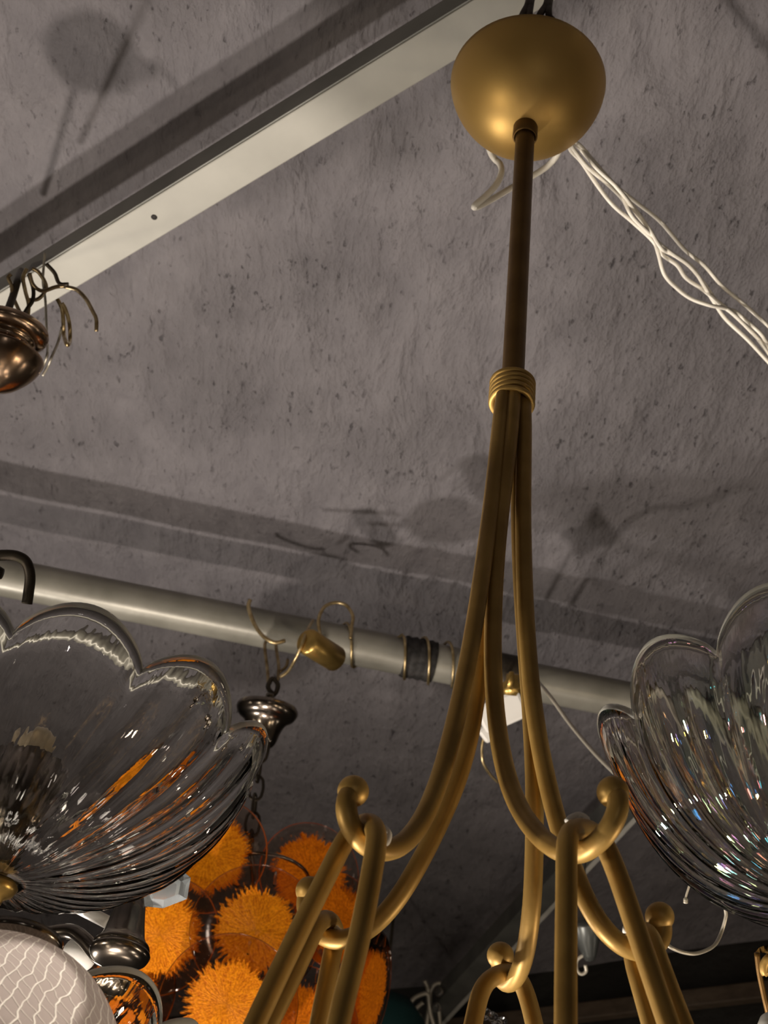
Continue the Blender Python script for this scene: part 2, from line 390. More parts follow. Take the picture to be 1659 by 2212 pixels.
# pipe
ZP = 1.27
p, q = WZ(0, 1245, ZP), WZ(1300, 1502, ZP); dp_ = (q-p).normalized(); pr_ = .0262
A, B = p-dp_*1.5, q+dp_*1.6
pipe = thing('ceiling_pipe', (A+B)/2, 'round pale grey metal pipe with a black taped patch, slung across below the ceiling', 'pipe')
tube('pipe_body', [A.lerp(B, i/30) for i in range(31)], pr_, pipem, pipe, 40, origin=(A+B)/2)
def onpipe(px, py): 
    P = WZ(px, py, ZP); return p + dp_*((P-p).dot(dp_))
a, b = onpipe(872, 1412), onpipe(940, 1425)
pts = [a.lerp(b, i/12) for i in range(13)]
tube('black_tape', pts, [pr_+.0022+.0012*math.sin(i*2.1) for i in range(13)], tapem, pipe, 32, origin=(A+B)/2)['label'] = 'black tape wound round the pipe'
a, b = onpipe(1072, 1450), onpipe(1128, 1462)
tube('pipe_clamp', [a.lerp(b, i/4) for i in range(5)], pr_+.005, iron, pipe, 32, origin=(A+B)/2)['label'] = 'dark iron clamp on the pipe'

# dark angle bar
ZA = 1.30
p3, q3 = WZ(945, 2175, ZA), WZ(1365, 1715, ZA); da = (q3-p3).normalized(); A3, B3 = p3-da*.35, q3+da*1.2
angle = thing('angle_bar', (A3+B3)/2, 'dark grey steel bar with a lit-toned edge, slanting in the gloom behind the gold arms', 'beam')
bm = bmesh.new(); add_box(bm, bar_matrix(A3, B3, .040, .036), .002); link('bar_body', bm, anglem, angle, False, origin=(A3+B3)/2)
s3 = Vector((da.y, -da.x, 0)); s3 = s3 if s3.x > 0 else -s3
off = s3*.024+Vector((0, 0, -.012)); bm = bmesh.new(); add_box(bm, bar_matrix(A3+off, B3+off, .009, .010)); link('bar_edge', bm, anglel, angle, False, origin=(A3+B3)/2)['label'] = 'lower edge of the bar, coloured pale as if lit'

# ------------------------------------------------------------------ gold chandelier
AX, AY = .0768, .70
def axis(z): return Vector((AX-.0038*(z-.37), AY, Z+z))
ch = thing('gold_chandelier', axis(1.137), 'large gold-painted chandelier with domed canopy, straight stem and five hooked arms, hanging in the middle', 'chandelier')
# canopy: a hemisphere cup, pole down
Rc = .0650; zpole = 1.0725
prof = [(0, 0)] + [(Rc*math.sin(t)*(1-.055*math.sin(2*t)), Rc*(1-math.cos(t))) for t in [i/24*PI/2 for i in range(1, 25)]]
prof += [(Rc-.0012, Rc+.0008), (Rc-.0024, Rc)] + [((Rc-.0024)*math.sin(t), Rc-(Rc-.0024)*math.cos(t)) for t in [i/24*PI/2 for i in range(23, 0, -1)]] + [(0, .0024)]
lathe('canopy', prof, axis(zpole), gold, ch, n=72)
col = lathe('collar', [(0, .004), (.0096, .004), (.0100, .002), (.0100, -.0115), (.0094, -.013), (.0084, -.013), (.0084, -.010), (0, -.010)], axis(zpole), rodm, ch, n=40)
zrod0, zrod1 = zpole-.006, .752
tube('stem', [axis(zrod0 + (zrod1-zrod0)*i/24) for i in range(25)], .0077, rodm, ch, 28, origin=axis(zrod0))
# wire-wound ring: five turns
bm = bmesh.new(); rr = .0136
for k in range(5):
    zc_ = .7670-k*.0047
    add_tube(bm, [axis(zc_)+Vector((rr*math.cos(2*PI*i/40), rr*math.sin(2*PI*i/40), .0006*math.sin(2*PI*i/40+k))) for i in range(40)], .00215, 12, True)
link('wound_ring', bm, gold, ch, origin=axis(.757))
# arms: traced centre lines; depth from the arm's own upright plane
prof_rz = [(.012, .735), (.0135, .68), (.015, .64), (.017, .60), (.019, .56), (.021, .525), (.0255, .49), (.033, .457), (.041, .43), (.0505, .40), (.0615, .382), (.0755, .370), (.090, .366), (.0995, .3695), (.107, .380), (.1075, .388), (.1025, .393)]
def rz(t):
    t = max(0, min(1, t))*(len(prof_rz)-1); i = min(int(t), len(prof_rz)-2); f = t-i
    return [prof_rz[i][k]*(1-f)+prof_rz[i+1][k]*f for k in (0, 1)]
AZ0 = math.radians(-136.4)
TR = {
 0: [(1082, 872), (1073, 1000), (1060, 1100), (1047, 1200), (1033, 1300), (1017, 1400), (998, 1500), (974, 1600), (950, 1690), (916, 1776), (877, 1824), (834, 1848), (785, 1830), (757, 1793), (744, 1748), (749, 1718), (763, 1709)],
 1: [(1095, 880), (1085, 1000), (1077, 1100), (1066, 1200), (1055, 1300), (1043, 1400), (1030, 1500), (1016, 1600), (991, 1690), (942, 1795), (899, 1881), (852, 1956), (805, 2008), (747, 2036), (705, 2032), (676, 2006), (659, 1968), (659, 1940), (669, 1924)],
 2: [(1124, 885), (1120, 1000), (1120, 1100), (1123, 1200), (1128, 1300), (1136, 1400), (1144, 1500), (1151, 1600), (1155, 1690), (1155, 1758), (1154, 1867), (1151, 1939), (1144, 2012), (1134, 2066), (1122, 2106), (1103, 2131), (1086, 2124), (1078, 2098), (1081, 2064)],
 3: [(1136, 880), (1130, 1000), (1130, 1100), (1131, 1200), (1134, 1300), (1140, 1400), (1148, 1500), (1163, 1600), (1181, 1690), (1204, 1777), (1222, 1835), (1246, 1896), (1267, 1950), (1294, 1997), (1327, 2032), (1358, 2053), (1395, 2062), (1425, 2044), (1437, 2010), (1425, 1980)],
 4: [(1110, 876), (1096, 1000), (1082, 1100), (1072, 1200), (1066, 1300), (1063, 1400), (1066, 1500), (1076, 1600), (1096, 1697), (1124, 1753), (1153, 1796), (1189, 1831), (1225, 1846), (1256, 1845), (1291, 1825), (1321, 1788), (1337, 1751), (1338, 1722), (1324, 1711)],
}
arm_r = .00515
hookpt = {}
for k, tr in TR.items():
    az = AZ0 - k*2*PI/5; dirv = Vector((math.cos(az), math.sin(az), 0))
    pts = []
    n = len(tr)
    for i, (px, py) in enumerate(tr):
        r_, z_ = rz(i/(n-1)); P = axis(z_) + dirv*r_
        pts.append(W(px, py, depth(P)))
    low = min(range(n//2, n-2), key=lambda i: pts[i].z); hookpt[k] = pts[low]
    pts.insert(0, axis(.768)+(pts[0]-axis(.735))*.6)
    pp = spline(relax(pts, 1)[:-1] + [pts[-1]], 6)
    pp = relax(pp, 3)
    arm = tube('arm', pp, arm_r, bronze, ch, 18, origin=hookpt[k])
    # ball finial, slightly dished where the rod ends
    bm = bmesh.new(); bmesh.ops.create_uvsphere(bm, u_segments=28, v_segments=16, radius=.0076)
    o = link('ball_finial', bm, gold if k in (0,) else bronze, arm)
    o.location = pp[-1] - hookpt[k]
# hanger loops hooked over the arms
LO = {
 0: dict(front=[(816, 1800), (811, 1835), (804, 1885), (787, 1975), (769, 2066), (747, 2138), (731, 2212), (712, 2300), (694, 2390)],
         back=[(752, 1800), (741, 1824), (718, 1867), (673, 1957), (637, 2030), (602, 2102), (551, 2212), (510, 2300), (468, 2390)], top=[(806, 1776), (786, 1774)]),
 1: dict(front=[(684, 2000), (672, 2024), (651, 2068), (622, 2131), (581, 2212), (537, 2300), (492, 2390)],
         back=[(727, 2010), (722, 2038), (716, 2070), (706, 2125), (689, 2212), (672, 2300), (655, 2390)], top=[(695, 1982), (715, 1984)]),
 2: dict(front=[(1068, 2110), (1048, 2120), (1036, 2146), (1029, 2180), (1022, 2212), (1003, 2300), (984, 2390)],
         back=[(1122, 2112), (1134, 2136), (1145, 2172), (1154, 2212), (1174, 2300), (1192, 2390)], top=[(1086, 2099), (1106, 2098)]),
 3: dict(front=[(1406, 2024), (1416, 2055), (1442, 2128), (1475, 2212), (1510, 2300), (1545, 2390)],
         back=[(1362, 2040), (1367, 2075), (1384, 2131), (1407, 2212), (1430, 2300), (1455, 2390)], top=[(1394, 2006), (1374, 2012)]),
 4: dict(front=[(1224, 1808), (1224, 1850), (1224, 1900), (1223, 2012), (1222, 2120), (1222, 2212), (1222, 2300), (1222, 2390)],
         back=[(1296, 1806), (1311, 1832), (1334, 1885), (1357, 1957), (1382, 2030), (1416, 2131), (1444, 2212), (1474, 2300), (1505, 2390)], top=[(1235, 1788), (1264, 1786)]),
}
for k, L in LO.items():
    y0 = hookpt[k].y - CAM.y; t = .0135
    pts = [WY(a, b, y0-t) for a, b in reversed(L['front'])]
    pts += [WY(*L['top'][0], y0-t*.45), WY(*L['top'][1], y0+t*.45)]
    pts += [WY(a, b, y0+t) for a, b in L['back']]
    pp = relax(spline(relax(pts, 1), 6), 3)
    tube('hanger_loop', pp, .0050, bronze, ch, 16, origin=hookpt[k])
# short white flex peeping out of the loops
for k, pl in {4: [(1226, 1776), (1236, 1766), (1252, 1762), (1266, 1770), (1270, 1786)], 2: [(1081, 2098), (1085, 2116), (1098, 2130), (1104, 2130)],
              0: [(828, 1788), (838, 1800), (836, 1816), (828, 1826)], 3: [(1346, 2008), (1358, 2010), (1368, 2022), (1372, 2036)], 1: [(712, 1990), (726, 2006), (738, 2016)]}.items():
    y0 = hookpt[k].y+.004
    tube('lamp_wire', [WY(a, b, y0) for a, b in pl], .0019, cablem, ch, 8, per=5, origin=hookpt[k])['label'] = 'white flex in the hook'
# supply cables leaving the canopy to the right
S = [
 [(175, 110), (300, 250), (460, 430), (620, 560), (820, 720), (1000, 930), (1160, 1060), (1300, 1220), (1480, 1370), (1659, 1530)],
 [(165, 120), (320, 300), (480, 450), (620, 620), (740, 790), (820, 920), (880, 960), (1000, 1020), (1080, 1090), (1160, 1220), (1240, 1350), (1330, 1480), (1500, 1640), (1659, 1810)],
 [(140, 150), (250, 290), (400, 420), (520, 540), (600, 680), (720, 800), (800, 890), (840, 980), (950, 1060), (1020, 1160), (1150, 1250), (1250, 1330), (1340, 1400), (1450, 1500), (1560, 1610), (1659, 1740)],
 [(115, 155), (200, 250), (330, 440), (450, 590), (600, 720), (760, 870), (800, 960), (850, 1130), (950, 1240), (1060, 1320), (1200, 1370), (1300, 1390), (1400, 1420), (1500, 1500), (1600, 1590), (1659, 1680)],
 [(180, 130), (350, 310), (520, 500), (650, 680), (780, 860), (900, 960), (1040, 1060), (1150, 1190), (1260, 1340), (1400, 1450), (1540, 1590), (1659, 1710)],
]
for j, s in enumerate(S):
    pts = [axis(1.125)+Vector((.02+.004*j, .03, 0)), W(1215+6*j, 300, 1.305)]
    n = len(s)
    for i, (a, b) in enumerate(s):
        pts.append(W(1200+a/3.614, 280+b/3.614, 1.335+.12*i/(n-1)+.006*math.sin(i*1.7+j*2)))
    e = pts[-1]-pts[-2]; e.normalize(); pts += [pts[-1]+e*.08, pts[-1]+e*.35+Vector((.02*j, 0, .02)), pts[-1]+e*.8+Vector((.05, 0, .10)), Vector((1.6+.02*j, pts[-1].y+.6, Z+ZC+.004))]
    tube('supply_cable', spline(pts, 6), .0019, cablem, ch, 8, origin=axis(1.137))['label'] = 'white supply cable'
tail = [(1052, 300, 1.30), (1058, 334, 1.335), (1068, 346, 1.335), (1082, 351, 1.33), (1088, 370, 1.325), (1075, 400, 1.32), (1050, 424, 1.315), (1028, 440, 1.31), (1019, 450, 1.31), (1030, 450, 1.315), (1060, 433, 1.325), (1100, 407, 1.335), (1150, 381, 1.34), (1185, 360, 1.342), (1207, 336, 1.338), (1215, 305, 1.31)]
tube('loose_wire', spline(relax([W(*t_) for t_ in tail], 1), 6), .0028, cablem, ch, 8, origin=axis(1.137))['label'] = 'white wire loop hanging from the canopy rim'

# rusty hooks over the canopy
o0 = tops.location
for px0, px1 in ((1140, 1128), (1146, 1144), (1180, 1165), (1186, 1186)):
    tube('hook_strand', [WZ(px0+10, -60, 1.33), WZ(px0+6, -20, 1.27), WZ(px0, 10, 1.22), WZ(px1, 36, 1.185), W(px1+8, 60, 1.31), axis(1.12)+Vector(((px1-1150)/1e4, -.01, 0)), axis(1.078)], .0030, rust, tops, 10, per=6, origin=o0)

# ------------------------------------------------------------------ scalloped glass bowls
def bowl_mesh(R, dd, n, twist=.32, seg=20, rings=34, th=.0035, lip=.0046, amp=.075, zamp=.20, ribs=3, ribamp=.0030, r0=.012, ph=0.):
    bm = bmesh.new(); uvl = bm.loops.layers.uv.new('UVMap')
    N = n*seg
    def bez(s):
        P = [(r0, 0), (.62*R, -.02*dd), (.90*R, .42*dd), (R, dd)]
        a, b, c, e = (1-s)**3, 3*s*(1-s)**2, 3*s*s*(1-s), s**3
        return (a*P[0][0]+b*P[1][0]+c*P[2][0]+e*P[3][0], a*P[0][1]+b*P[1][1]+c*P[2][1]+e*P[3][1])
    cols = []
    for j in range(N):
        th0 = 2*PI*j/N; col_ = []
        lobe = abs(math.cos(n*th0/2+ph))**.75
        base = []
        for i in range(rings+1):
            s = i/rings; r, z = bez(s)
            k = s**1.4
            r2 = r*(1+amp*k*(lobe-.6)) + ribamp*(math.cos(ribs*n*th0)+.7*noise.noise(Vector((th0*7, s*2.2, R*50)))*1.6)*math.sin(PI*min(1, s*1.05))*(.4+.6*s)
            z2 = z + dd*zamp*(s**3)*(lobe-.7)
            base.append((r2, z2, th0 + twist*(s-.3)))
        nrm = []
        for i in range(rings+1):
            a, b = base[max(0, i-1)], base[min(rings, i+1)]
            t = Vector((b[0]-a[0], b[1]-a[1])).normalized(); nrm.append(Vector((t.y, -t.x)))
        outer = [(r, z, a) for r, z, a in base]
        tt = [th + (lip*1.3-th)*max(0, (i/rings-.9)/.1) for i in range(rings+1)]
        inner = [(base[i][0]-nrm[i].x*tt[i], base[i][1]-nrm[i].y*tt[i], base[i][2]) for i in range(rings+1)]
        o, q = base[-1], inner[-1]; tn = Vector((-nrm[-1].y, nrm[-1].x))
        lipp = []
        for m_ in range(1, 6):
            f = m_/6; w = math.sin(PI*f)*lip*.75
            lipp.append((o[0]*(1-f)+q[0]*f+tn.x*w, o[1]*(1-f)+q[1]*f+tn.y*w, o[2]))
        loop = outer + lipp + inner[::-1]
        cols.append([bm.verts.new((max(r, .001)*math.cos(a), max(r, .001)*math.sin(a), z)) for r, z, a in loop])
    K = len(cols[0])
    for j in range(N):
        A_, B_ = cols[j], cols[(j+1) % N]
        for i in range(K-1):
            f = bm.faces.new((A_[i], B_[i], B_[i+1], A_[i+1])); f.material_index = 1 if rings <= i <= rings+5 else 0
            for lp, (u, v) in zip(f.loops, ((j/N, i/K), ((j+1)/N, i/K), ((j+1)/N, (i+1)/K), (j/N, (i+1)/K))): lp[uvl].uv = (u, v)
        bm.faces.new((A_[K-1], B_[K-1], B_[0], A_[0]))
    return bm
def orient(o, axis_v, rotz):
    axis_v = Vector(axis_v).normalized()
    o.rotation_euler = (Vector((0, 0, 1)).rotation_difference(axis_v).to_matrix() @ Matrix.Rotation(rotz, 3, 'Z')).to_euler()
def glass_lamp(name, base, ax, rotz, label, R, dd, n=11, inner=True, gm=None, **k):
    g = thing(name, base, label, 'lamp'); orient(g, ax, rotz)
    o = link('glass_bowl', bowl_mesh(R, dd, n, **k), gm or glass, g); o.location = (0, 0, 0); o.data.materials.append(rimglass)
    def lt(nm, prof, m, z=0., nn=32, per=0):
        q = lathe(nm, prof, (0, 0, 0), m, None, n=nn, per=per); q.parent = g; q.location = (0, 0, z); return q
    lt('finial', [(0, -.016), (.004, -.0155), (.0065, -.012), (.007, -.009), (.0115, -.006), (.0135, -.002), (.0105, .002), (.0105, .009), (0, .009)], brass)
    if inner:
        lt('socket', [(.004, .01), (.009, .012), (.009, .03), (.016, .034), (.018, .05), (.018, .078), (.014, .08), (0, .08)], pewter)
    return g
lb = W(-10, 1905, .86)
left_lamp = glass_lamp('glass_lamp', lb, (.02, -.10, 1), .22, 'clear scalloped glass bowl lamp with brass bottom finial, under a dark iron loop at left', .134, .100)
rb = W(1888, 1945, .80)
right_lamp = glass_lamp('glass_lamp', rb, (-.14, -.02, 1), -.04, 'clear scalloped glass bowl lamp full of warm glints, cut by the right edge', .126, .112, gm=glass_reflect)
lb2 = W(-122, 2488, .84)
low_lamp = glass_lamp('glass_lamp', lb2, (.02, -.05, 1), .2, 'clear scalloped glass bowl lamp lowest at the bottom left, behind the veined glass globe', .125, .075, inner=False)
def child(g, name, c, r, m, prof=None):
    o = ball(name, (0, 0, 0), r, m); o.parent = g
    o.location = c; return o
child(left_lamp, 'bulb', (0, 0, .086), .0125, bulbm)
child(right_lamp, 'bulb', (0, 0, .098), .02, bulbm)
# dark loop carrying the left bowl
def put(o, g):
    o.parent = g; o.matrix_parent_inverse = g.matrix_basis.inverted(); return o
dl = .86
lp = [(58, 1304, dl), (61, 1285, dl), (65, 1245, dl), (57, 1215, dl), (38, 1202, dl), (12, 1199, dl), (-18, 1203, dl), (-38, 1220, dl), (-44, 1250, dl), (-42, 1285, dl), (-38, 1304, dl)]
put(tube('suspension_loop', [W(*t) for t in lp], .0031, iron, None, 12, per=6), left_lamp)['label'] = 'dark iron hanging loop'
arm_l = tag(tube('iron_arm', [Vector((-.72, .74, Z+ZC+.002)), Vector((-.72, .74, Z+.9)), Vector((-.66, .74, Z+.72)), W(-600, 1420, dl+.06), W(-260, 1300, dl+.03), W(-150, 1262, dl+.015), W(-40, 1238, dl+.004), W(-8, 1236, dl), W(6, 1240, dl)], [.004]*7+[.0045, .003], iron, None, 12), 'dark iron arm tip poking in at the left edge through the bowl lamp loop', 'hook')

def carrier(g, start, xo):
    P = Vector(start); c = [P, P+Vector((xo*.15, 0, .03)), P+Vector((xo*.6, .02, .06)), P+Vector((xo*.92, .04, .12)), P+Vector((xo, .05, .3)), Vector((P.x+xo, P.y+.05, Z+ZC+.002))]
    return put(tube('bracket_arm', c, .005, iron, None, 12, per=6), g)
bpy.context.view_layer.update()
carrier(right_lamp, right_lamp.matrix_world @ Vector((0, 0, .118)), .62)
carrier(low_lamp, low_lamp.matrix_world @ Vector((0, 0, .01)), -.5)
# veined milky globe
WGLOBE = W(-40, 2318, .70)
def globe():
    c = WGLOBE; r = 300/FPX*.70
    bm = bmesh.new(); n, m2 = 64, 40; rings = []; uvl = bm.loops.layers.uv.new('UVMap')
    for i in range(m2+1):
        t = PI*(.02+.86*i/m2)
        rings.append([bm.verts.new((r*math.sin(t)*math.cos(2*PI*k/n), r*math.sin(t)*math.sin(2*PI*k/n), r*math.cos(t))) for k in range(n)])
    for i in range(m2):
        for k in range(n):
            f = bm.faces.new((rings[i][k], rings[i+1][k], rings[i+1][(k+1) % n], rings[i][(k+1) % n]))
            for l_, (u, v) in zip(f.loops, ((k/n, i/m2), (k/n, (i+1)/m2), ((k+1)/n, (i+1)/m2), ((k+1)/n, i/m2))): l_[uvl].uv = (u, v)
    bm.faces.new(rings[0])
    g = thing('globe_pendant', c, 'milky veined glass globe in the bottom left corner in front of a scalloped bowl', 'lamp')
    o = link('globe_shade', bm, veil, g); o.location = (0, 0, 0)
    tube('support_arm', [c+Vector((0, 0, r*1.03)), c+Vector((-.10, .0, r*1.2)), c+Vector((-.30, .05, r*1.6)), c+Vector((-.42, .1, .5)), Vector((c.x-.42, c.y+.1, Z+ZC+.002))], .004, pewter, g, 10, per=6, origin=c)
    lathe('globe_collar', [(0, r*1.0), (.022, r*.985), (.022, r*1.06), (.01, r*1.09), (0, r*1.09)], c, pewter, g)
globe()

# ------------------------------------------------------------------ nickel chandelier at the lower left
nc = W(258, 2062, 1.05)
nick = thing('nickel_chandelier', nc, 'dark nickel chandelier cup with scrolled arm and white candle sleeve, behind the left glass bowl', 'chandelier')
s_ = 1.05/FPX
lathe('candle_cup', [(0, -22*s_), (30*s_, -21*s_), (48*s_, -17*s_), (62*s_, -8*s_), (67*s_, 2*s_), (65*s_, 8*s_), (60*s_, 10*s_), (60*s_, 13*s_), (63*s_, 16*s_), (61*s_, 22*s_), (53*s_, 30*s_), (47*s_, 42*s_), (41*s_, 70*s_), (36*s_, 100*s_), (33*s_, 122*s_), (29*s_, 124*s_), (28*s_, 138*s_), (0, 139*s_)], nc, pewter, nick, n=56)
def rel(name, pts, r, m, g, **k): return tube(name, pts, r, m, g, origin=g.location, **k)
rel('scroll_arm', [W(262, 2085, 1.06), W(215, 2068, 1.07), W(182, 2030, 1.08), W(150, 2012, 1.09), W(90, 2020, 1.10), W(30, 2035, 1.12), W(-60, 2050, 1.15)], .0055, pewter, nick, n=12, per=6)
sl0, sl1 = W(232, 1992, 1.12), W(150, 1950, 1.14)
rel('candle_sleeve', [sl0, sl0.lerp(sl1, .5), sl1], .0048, ceram, nick, n=16)['label'] = 'white candle sleeve'
ball('white_ball', W(172, 2062, 1.10), .0125, ceram, nick)['label'] = 'white ball'
# faceted crystal drop beside the cup
bm = bmesh.new(); c = W(362, 1920, 1.06); sc = 1.06/FPX
px = [(338, 1878), (378, 1868), (412, 1896), (404, 1942), (352, 1962), (312, 1958), (308, 1905)]
ctr = Vector((sum(a for a, b in px)/7, sum(b for a, b in px)/7, 0))
fr = [bm.verts.new(W(ctr.x+(a-ctr.x)*.6, ctr.y+(b-ctr.y)*.6, 1.052)) for a, b in px]
md = [bm.verts.new(W(a, b, 1.06)) for a, b in px]
bk = [bm.verts.new(W(ctr.x+(a-ctr.x)*.5, ctr.y+(b-ctr.y)*.5, 1.072)) for a, b in px]
for i in range(7):
    j = (i+1) % 7
    bm.faces.new((fr[i], fr[j], md[j], md[i])); bm.faces.new((md[i], md[j], bk[j], bk[i]))
bm.faces.new(fr); bm.faces.new(bk[::-1])
prism = link('crystal_drop', bm, mat('cut_crystal', (.80, .86, .90), .05, 0, .75, 1.5), nick, False, origin=c); prism['label'] = 'faceted pale blue crystal drop'

# ------------------------------------------------------------------ bell canopy, chain and orange discs
HY = 1.62
bc = WY(572, 1562, HY)
disc_ch = thing('disc_chandelier', bc, 'orange and clear glass disc chandelier hung by a chain from a dark nickel bell', 'chandelier')
k_ = depth(bc)/FPX
lathe('bell_canopy', [(0, -70*k_), (6*k_, -70*k_), (8*k_, -56*k_), (22*k_, -52*k_), (31*k_, -40*k_), (38*k_, -14*k_), (47*k_, 4*k_), (60*k_, 14*k_), (67*k_, 26*k_), (66*k_, 36*k_), (58*k_, 41*k_), (20*k_, 44*k_), (9*k_, 46*k_), (9*k_, 66*k_), (0, 66*k_)], bc, pewter, disc_ch, axis=(.03, -.30, .95), n=56, per=4)
def wy(pl, y=HY): return [WY(a, b, y) for a, b in pl]
rel('chain_ring', wy([(590, 1500), (579, 1484), (588, 1466), (600, 1478), (597, 1494), (590, 1502)]), .0032, iron, disc_ch, n=8, per=4)
for pl in ([(580, 1492), (578, 1450), (572, 1400), (574, 1386)], [(600, 1470), (602, 1440), (598, 1410), (596, 1392)], [(604, 1452), (618, 1440), (622, 1425)]):
    rel('tie_wire', wy(pl), .0022, steelw, disc_ch, n=8, per=5)
# chain links
cpt = [(568, 1596), (562, 1640), (556, 1682), (551, 1722), (547, 1760), (544, 1800), (541, 1840)]
for i in range(len(cpt)-1):
    a, b = WY(*cpt[i], HY), WY(*cpt[i+1], HY); mid_ = (a+b)/2; ax_ = (b-a); L = ax_.length*.66; ax_.normalize()
    sd = Vector((1, 0, 0)) if i % 2 == 0 else Vector((.25, 1, 0)).normalized(); sd = (sd-ax_*sd.dot(ax_)).normalized()
    w = .0085 if i % 2 == 0 else .0068
    pts = [mid_ + ax_*L*math.cos(t)*(1.0) + sd*w*math.sin(t)*(1.1 if abs(math.sin(t)) < .8 else 1) for t in [2*PI*q/28 for q in range(28)]]
    rel('chain_link', pts, .0019, iron, disc_ch, n=8, closed=True)
# frame: stem plus ring the discs hook on
fc = WY(560, 1990, HY+.02)
rel('frame_stem', [WY(541, 1840, HY), WY(548, 1900, HY+.01), fc, fc+Vector((0, 0, -.16))], .0035, pewter, disc_ch, n=10)
for zz in (.06, -.02, -.10):
    rel('frame_ring', [fc+Vector((.05*math.cos(t), .05*math.sin(t), zz)) for t in [2*PI*i/36 for i in range(36)]], .0022, pewter, disc_ch, n=8, closed=True)
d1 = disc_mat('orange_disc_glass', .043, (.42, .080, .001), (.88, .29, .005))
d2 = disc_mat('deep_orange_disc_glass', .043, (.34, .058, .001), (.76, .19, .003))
def disc(px, py, y, rad, nrm, m, rin=.054):
    """lens-shaped disc, local z = facing"""
    R_ = rad; bm = bmesh.new()
    prof = [(0, .0065), (R_*.3, .0062), (R_*.6, .0048), (R_*.85, .0030), (R_*.96, .0026), (R_, .0018), (R_+.0008, 0), (R_, -.0018), (R_*.96, -.0026), (R_*.6, -.003), (0, -.003)]
    add_lathe(bm, prof, (0, 0, 0), n=56)
    o = link('glass_disc', bm, m, disc_ch); o.location = WY(px, py, y)-disc_ch.location
    orient(o, nrm, random.uniform(0, 6)); return o
DS = [(455, 1848, 1.60, .068, (-.25, -.9, -.2), d1), (668, 1888, 1.66, .062, (.25, -.9, -.25), d2), (552, 2012, 1.565, .072, (.05, -.92, -.35), d1),
      (352, 2022, 1.60, .066, (-.35, -.9, -.2), d1), (492, 2172, 1.55, .074, (-.1, -.93, -.3), d1), (730, 1990, 1.68, .060, (.5, -.8, -.1), d2),
      (797, 2140, 1.66, .068, (.93, -.30, -.2), d2), (262, 2150, 1.63, .066, (-.4, -.9, -.2), d2), (645, 2222, 1.60, .066, (.2, -.9, -.3), d2)]
for dsc in DS:
    o = disc(*dsc)
    # clear hook at the upper edge
    up = Vector((0, 0, 1)); c = disc_ch.location + o.location
    hk = c + Vector((.012, .004, dsc[3]*.93))
    tube('disc_hook', [c+Vector((.012, .0, dsc[3]*.80)), hk+Vector((0, -.006, .004)), hk+Vector((0, .004, .012)), hk+Vector((0, .02, .006))], .0013, crystal, None, 8, per=5).parent = o
    h = o.children[0]; h.matrix_parent_inverse = (Matrix.Translation(c) @ o.rotation_euler.to_matrix().to_4x4()).inverted()

# ------------------------------------------------------------------ small things on and round the pipe
def helix(a, b, turns, r, n=26, ph=0.):
    a, b = Vector(a), Vector(b); x = (b-a).normalized(); e1 = (Vector((0, 0, 1))-x*x.z).normalized(); e2 = x.cross(e1)
    N = int(turns*n); return [a.lerp(b, i/N)+(e1*math.cos(2*PI*i/n+ph)+e2*math.sin(2*PI*i/n+ph))*r for i in range(N+1)]
tag(tube('coiled_wire', helix(onpipe(690, 1385), onpipe(770, 1398), 1.3, pr_+.0032, ph=2)+helix(onpipe(862, 1410), onpipe(985, 1432), 2.4, pr_+.0048, ph=1), .0020, wirem, None, 8), 'thin brass wire coiled round the pipe over the black tape', 'wire')
tag(tube('wire_loop', [WY(a, b, 1.60) for a, b in [(540, 1296), (537, 1312), (548, 1345), (566, 1372), (592, 1388), (616, 1384)]], .0028, wirem, None, 8, per=6), 'bent brass wire hanging off the pipe above the nickel bell', 'wire')
tag(tube('wire_loop', [WY(a, b, 1.60) for a, b in [(692, 1375), (688, 1340), (700, 1312), (724, 1302), (748, 1308), (762, 1330), (760, 1352), (757, 1380)]], .0024, wirem, None, 8, per=6), 'wire loop standing up on the pipe beside the brass cylinder', 'wire')
bcyl = W(700, 1412, 1.90)
cyl = thing('brass_cylinder', bcyl, 'small brass tube weight tied under the pipe with wire', 'weight')
e0, e1 = W(662, 1384, 1.88), W(726, 1424, 1.93)
bm = bmesh.new(); ax_ = (e1-e0); L = ax_.length
add_lathe(bm, [(0, 0), (.013, 0), (.0165, .003), (.0165, L-.003), (.013, L), (0, L)], e0, ax_, 36); link('tube_body', bm, brass, cyl, origin=bcyl)
rel('tie_wire', [W(676, 1340, 1.94), W(664, 1362, 1.90), W(656, 1382, 1.88), W(640, 1420, 1.88), W(622, 1450, 1.90), W(606, 1462, 1.91)], .0022, wirem, cyl, n=8, per=6)
# white ceramic connector with brass screws
cc = W(1082, 1535, 1.80)
con = thing('ceramic_connector', cc, 'white ceramic terminal block with brass top, hung under the pipe behind the gold arms', 'connector')
bm = bmesh.new(); x_ = (W(1128, 1506, 1.8)-W(1040, 1568, 1.8)); Lx = x_.length; x_.normalize(); up_ = (UP - x_*UP.dot(x_)).normalized()
a_, b_ = W(1036, 1556, 1.8), W(1130, 1514, 1.8)
add_box(bm, bar_matrix(a_, b_, .022, .036, up_), .004); 
a_, b_ = W(1040, 1592, 1.8), W(1082, 1560, 1.8)
add_box(bm, bar_matrix(a_, b_, .020, .020, up_), .004)
link('ceramic_body', bm, ceram, con, False, origin=cc)
bm = bmesh.new(); add_lathe(bm, [(0, 0), (.0125, 0), (.0125, .012), (.008, .016), (.008, .024), (0, .024)], W(1104, 1500, 1.8), UP+RT*.1, 28); link('brass_cap', bm, brass, con, origin=cc)
bm = bmesh.new(); add_lathe(bm, [(0, 0), (.004, 0), (.0045, .010), (.003, .020), (0, .021)], W(1100, 1488, 1.785), UP+RT*.15, 20); link('screw', bm, brass, con, origin=cc)
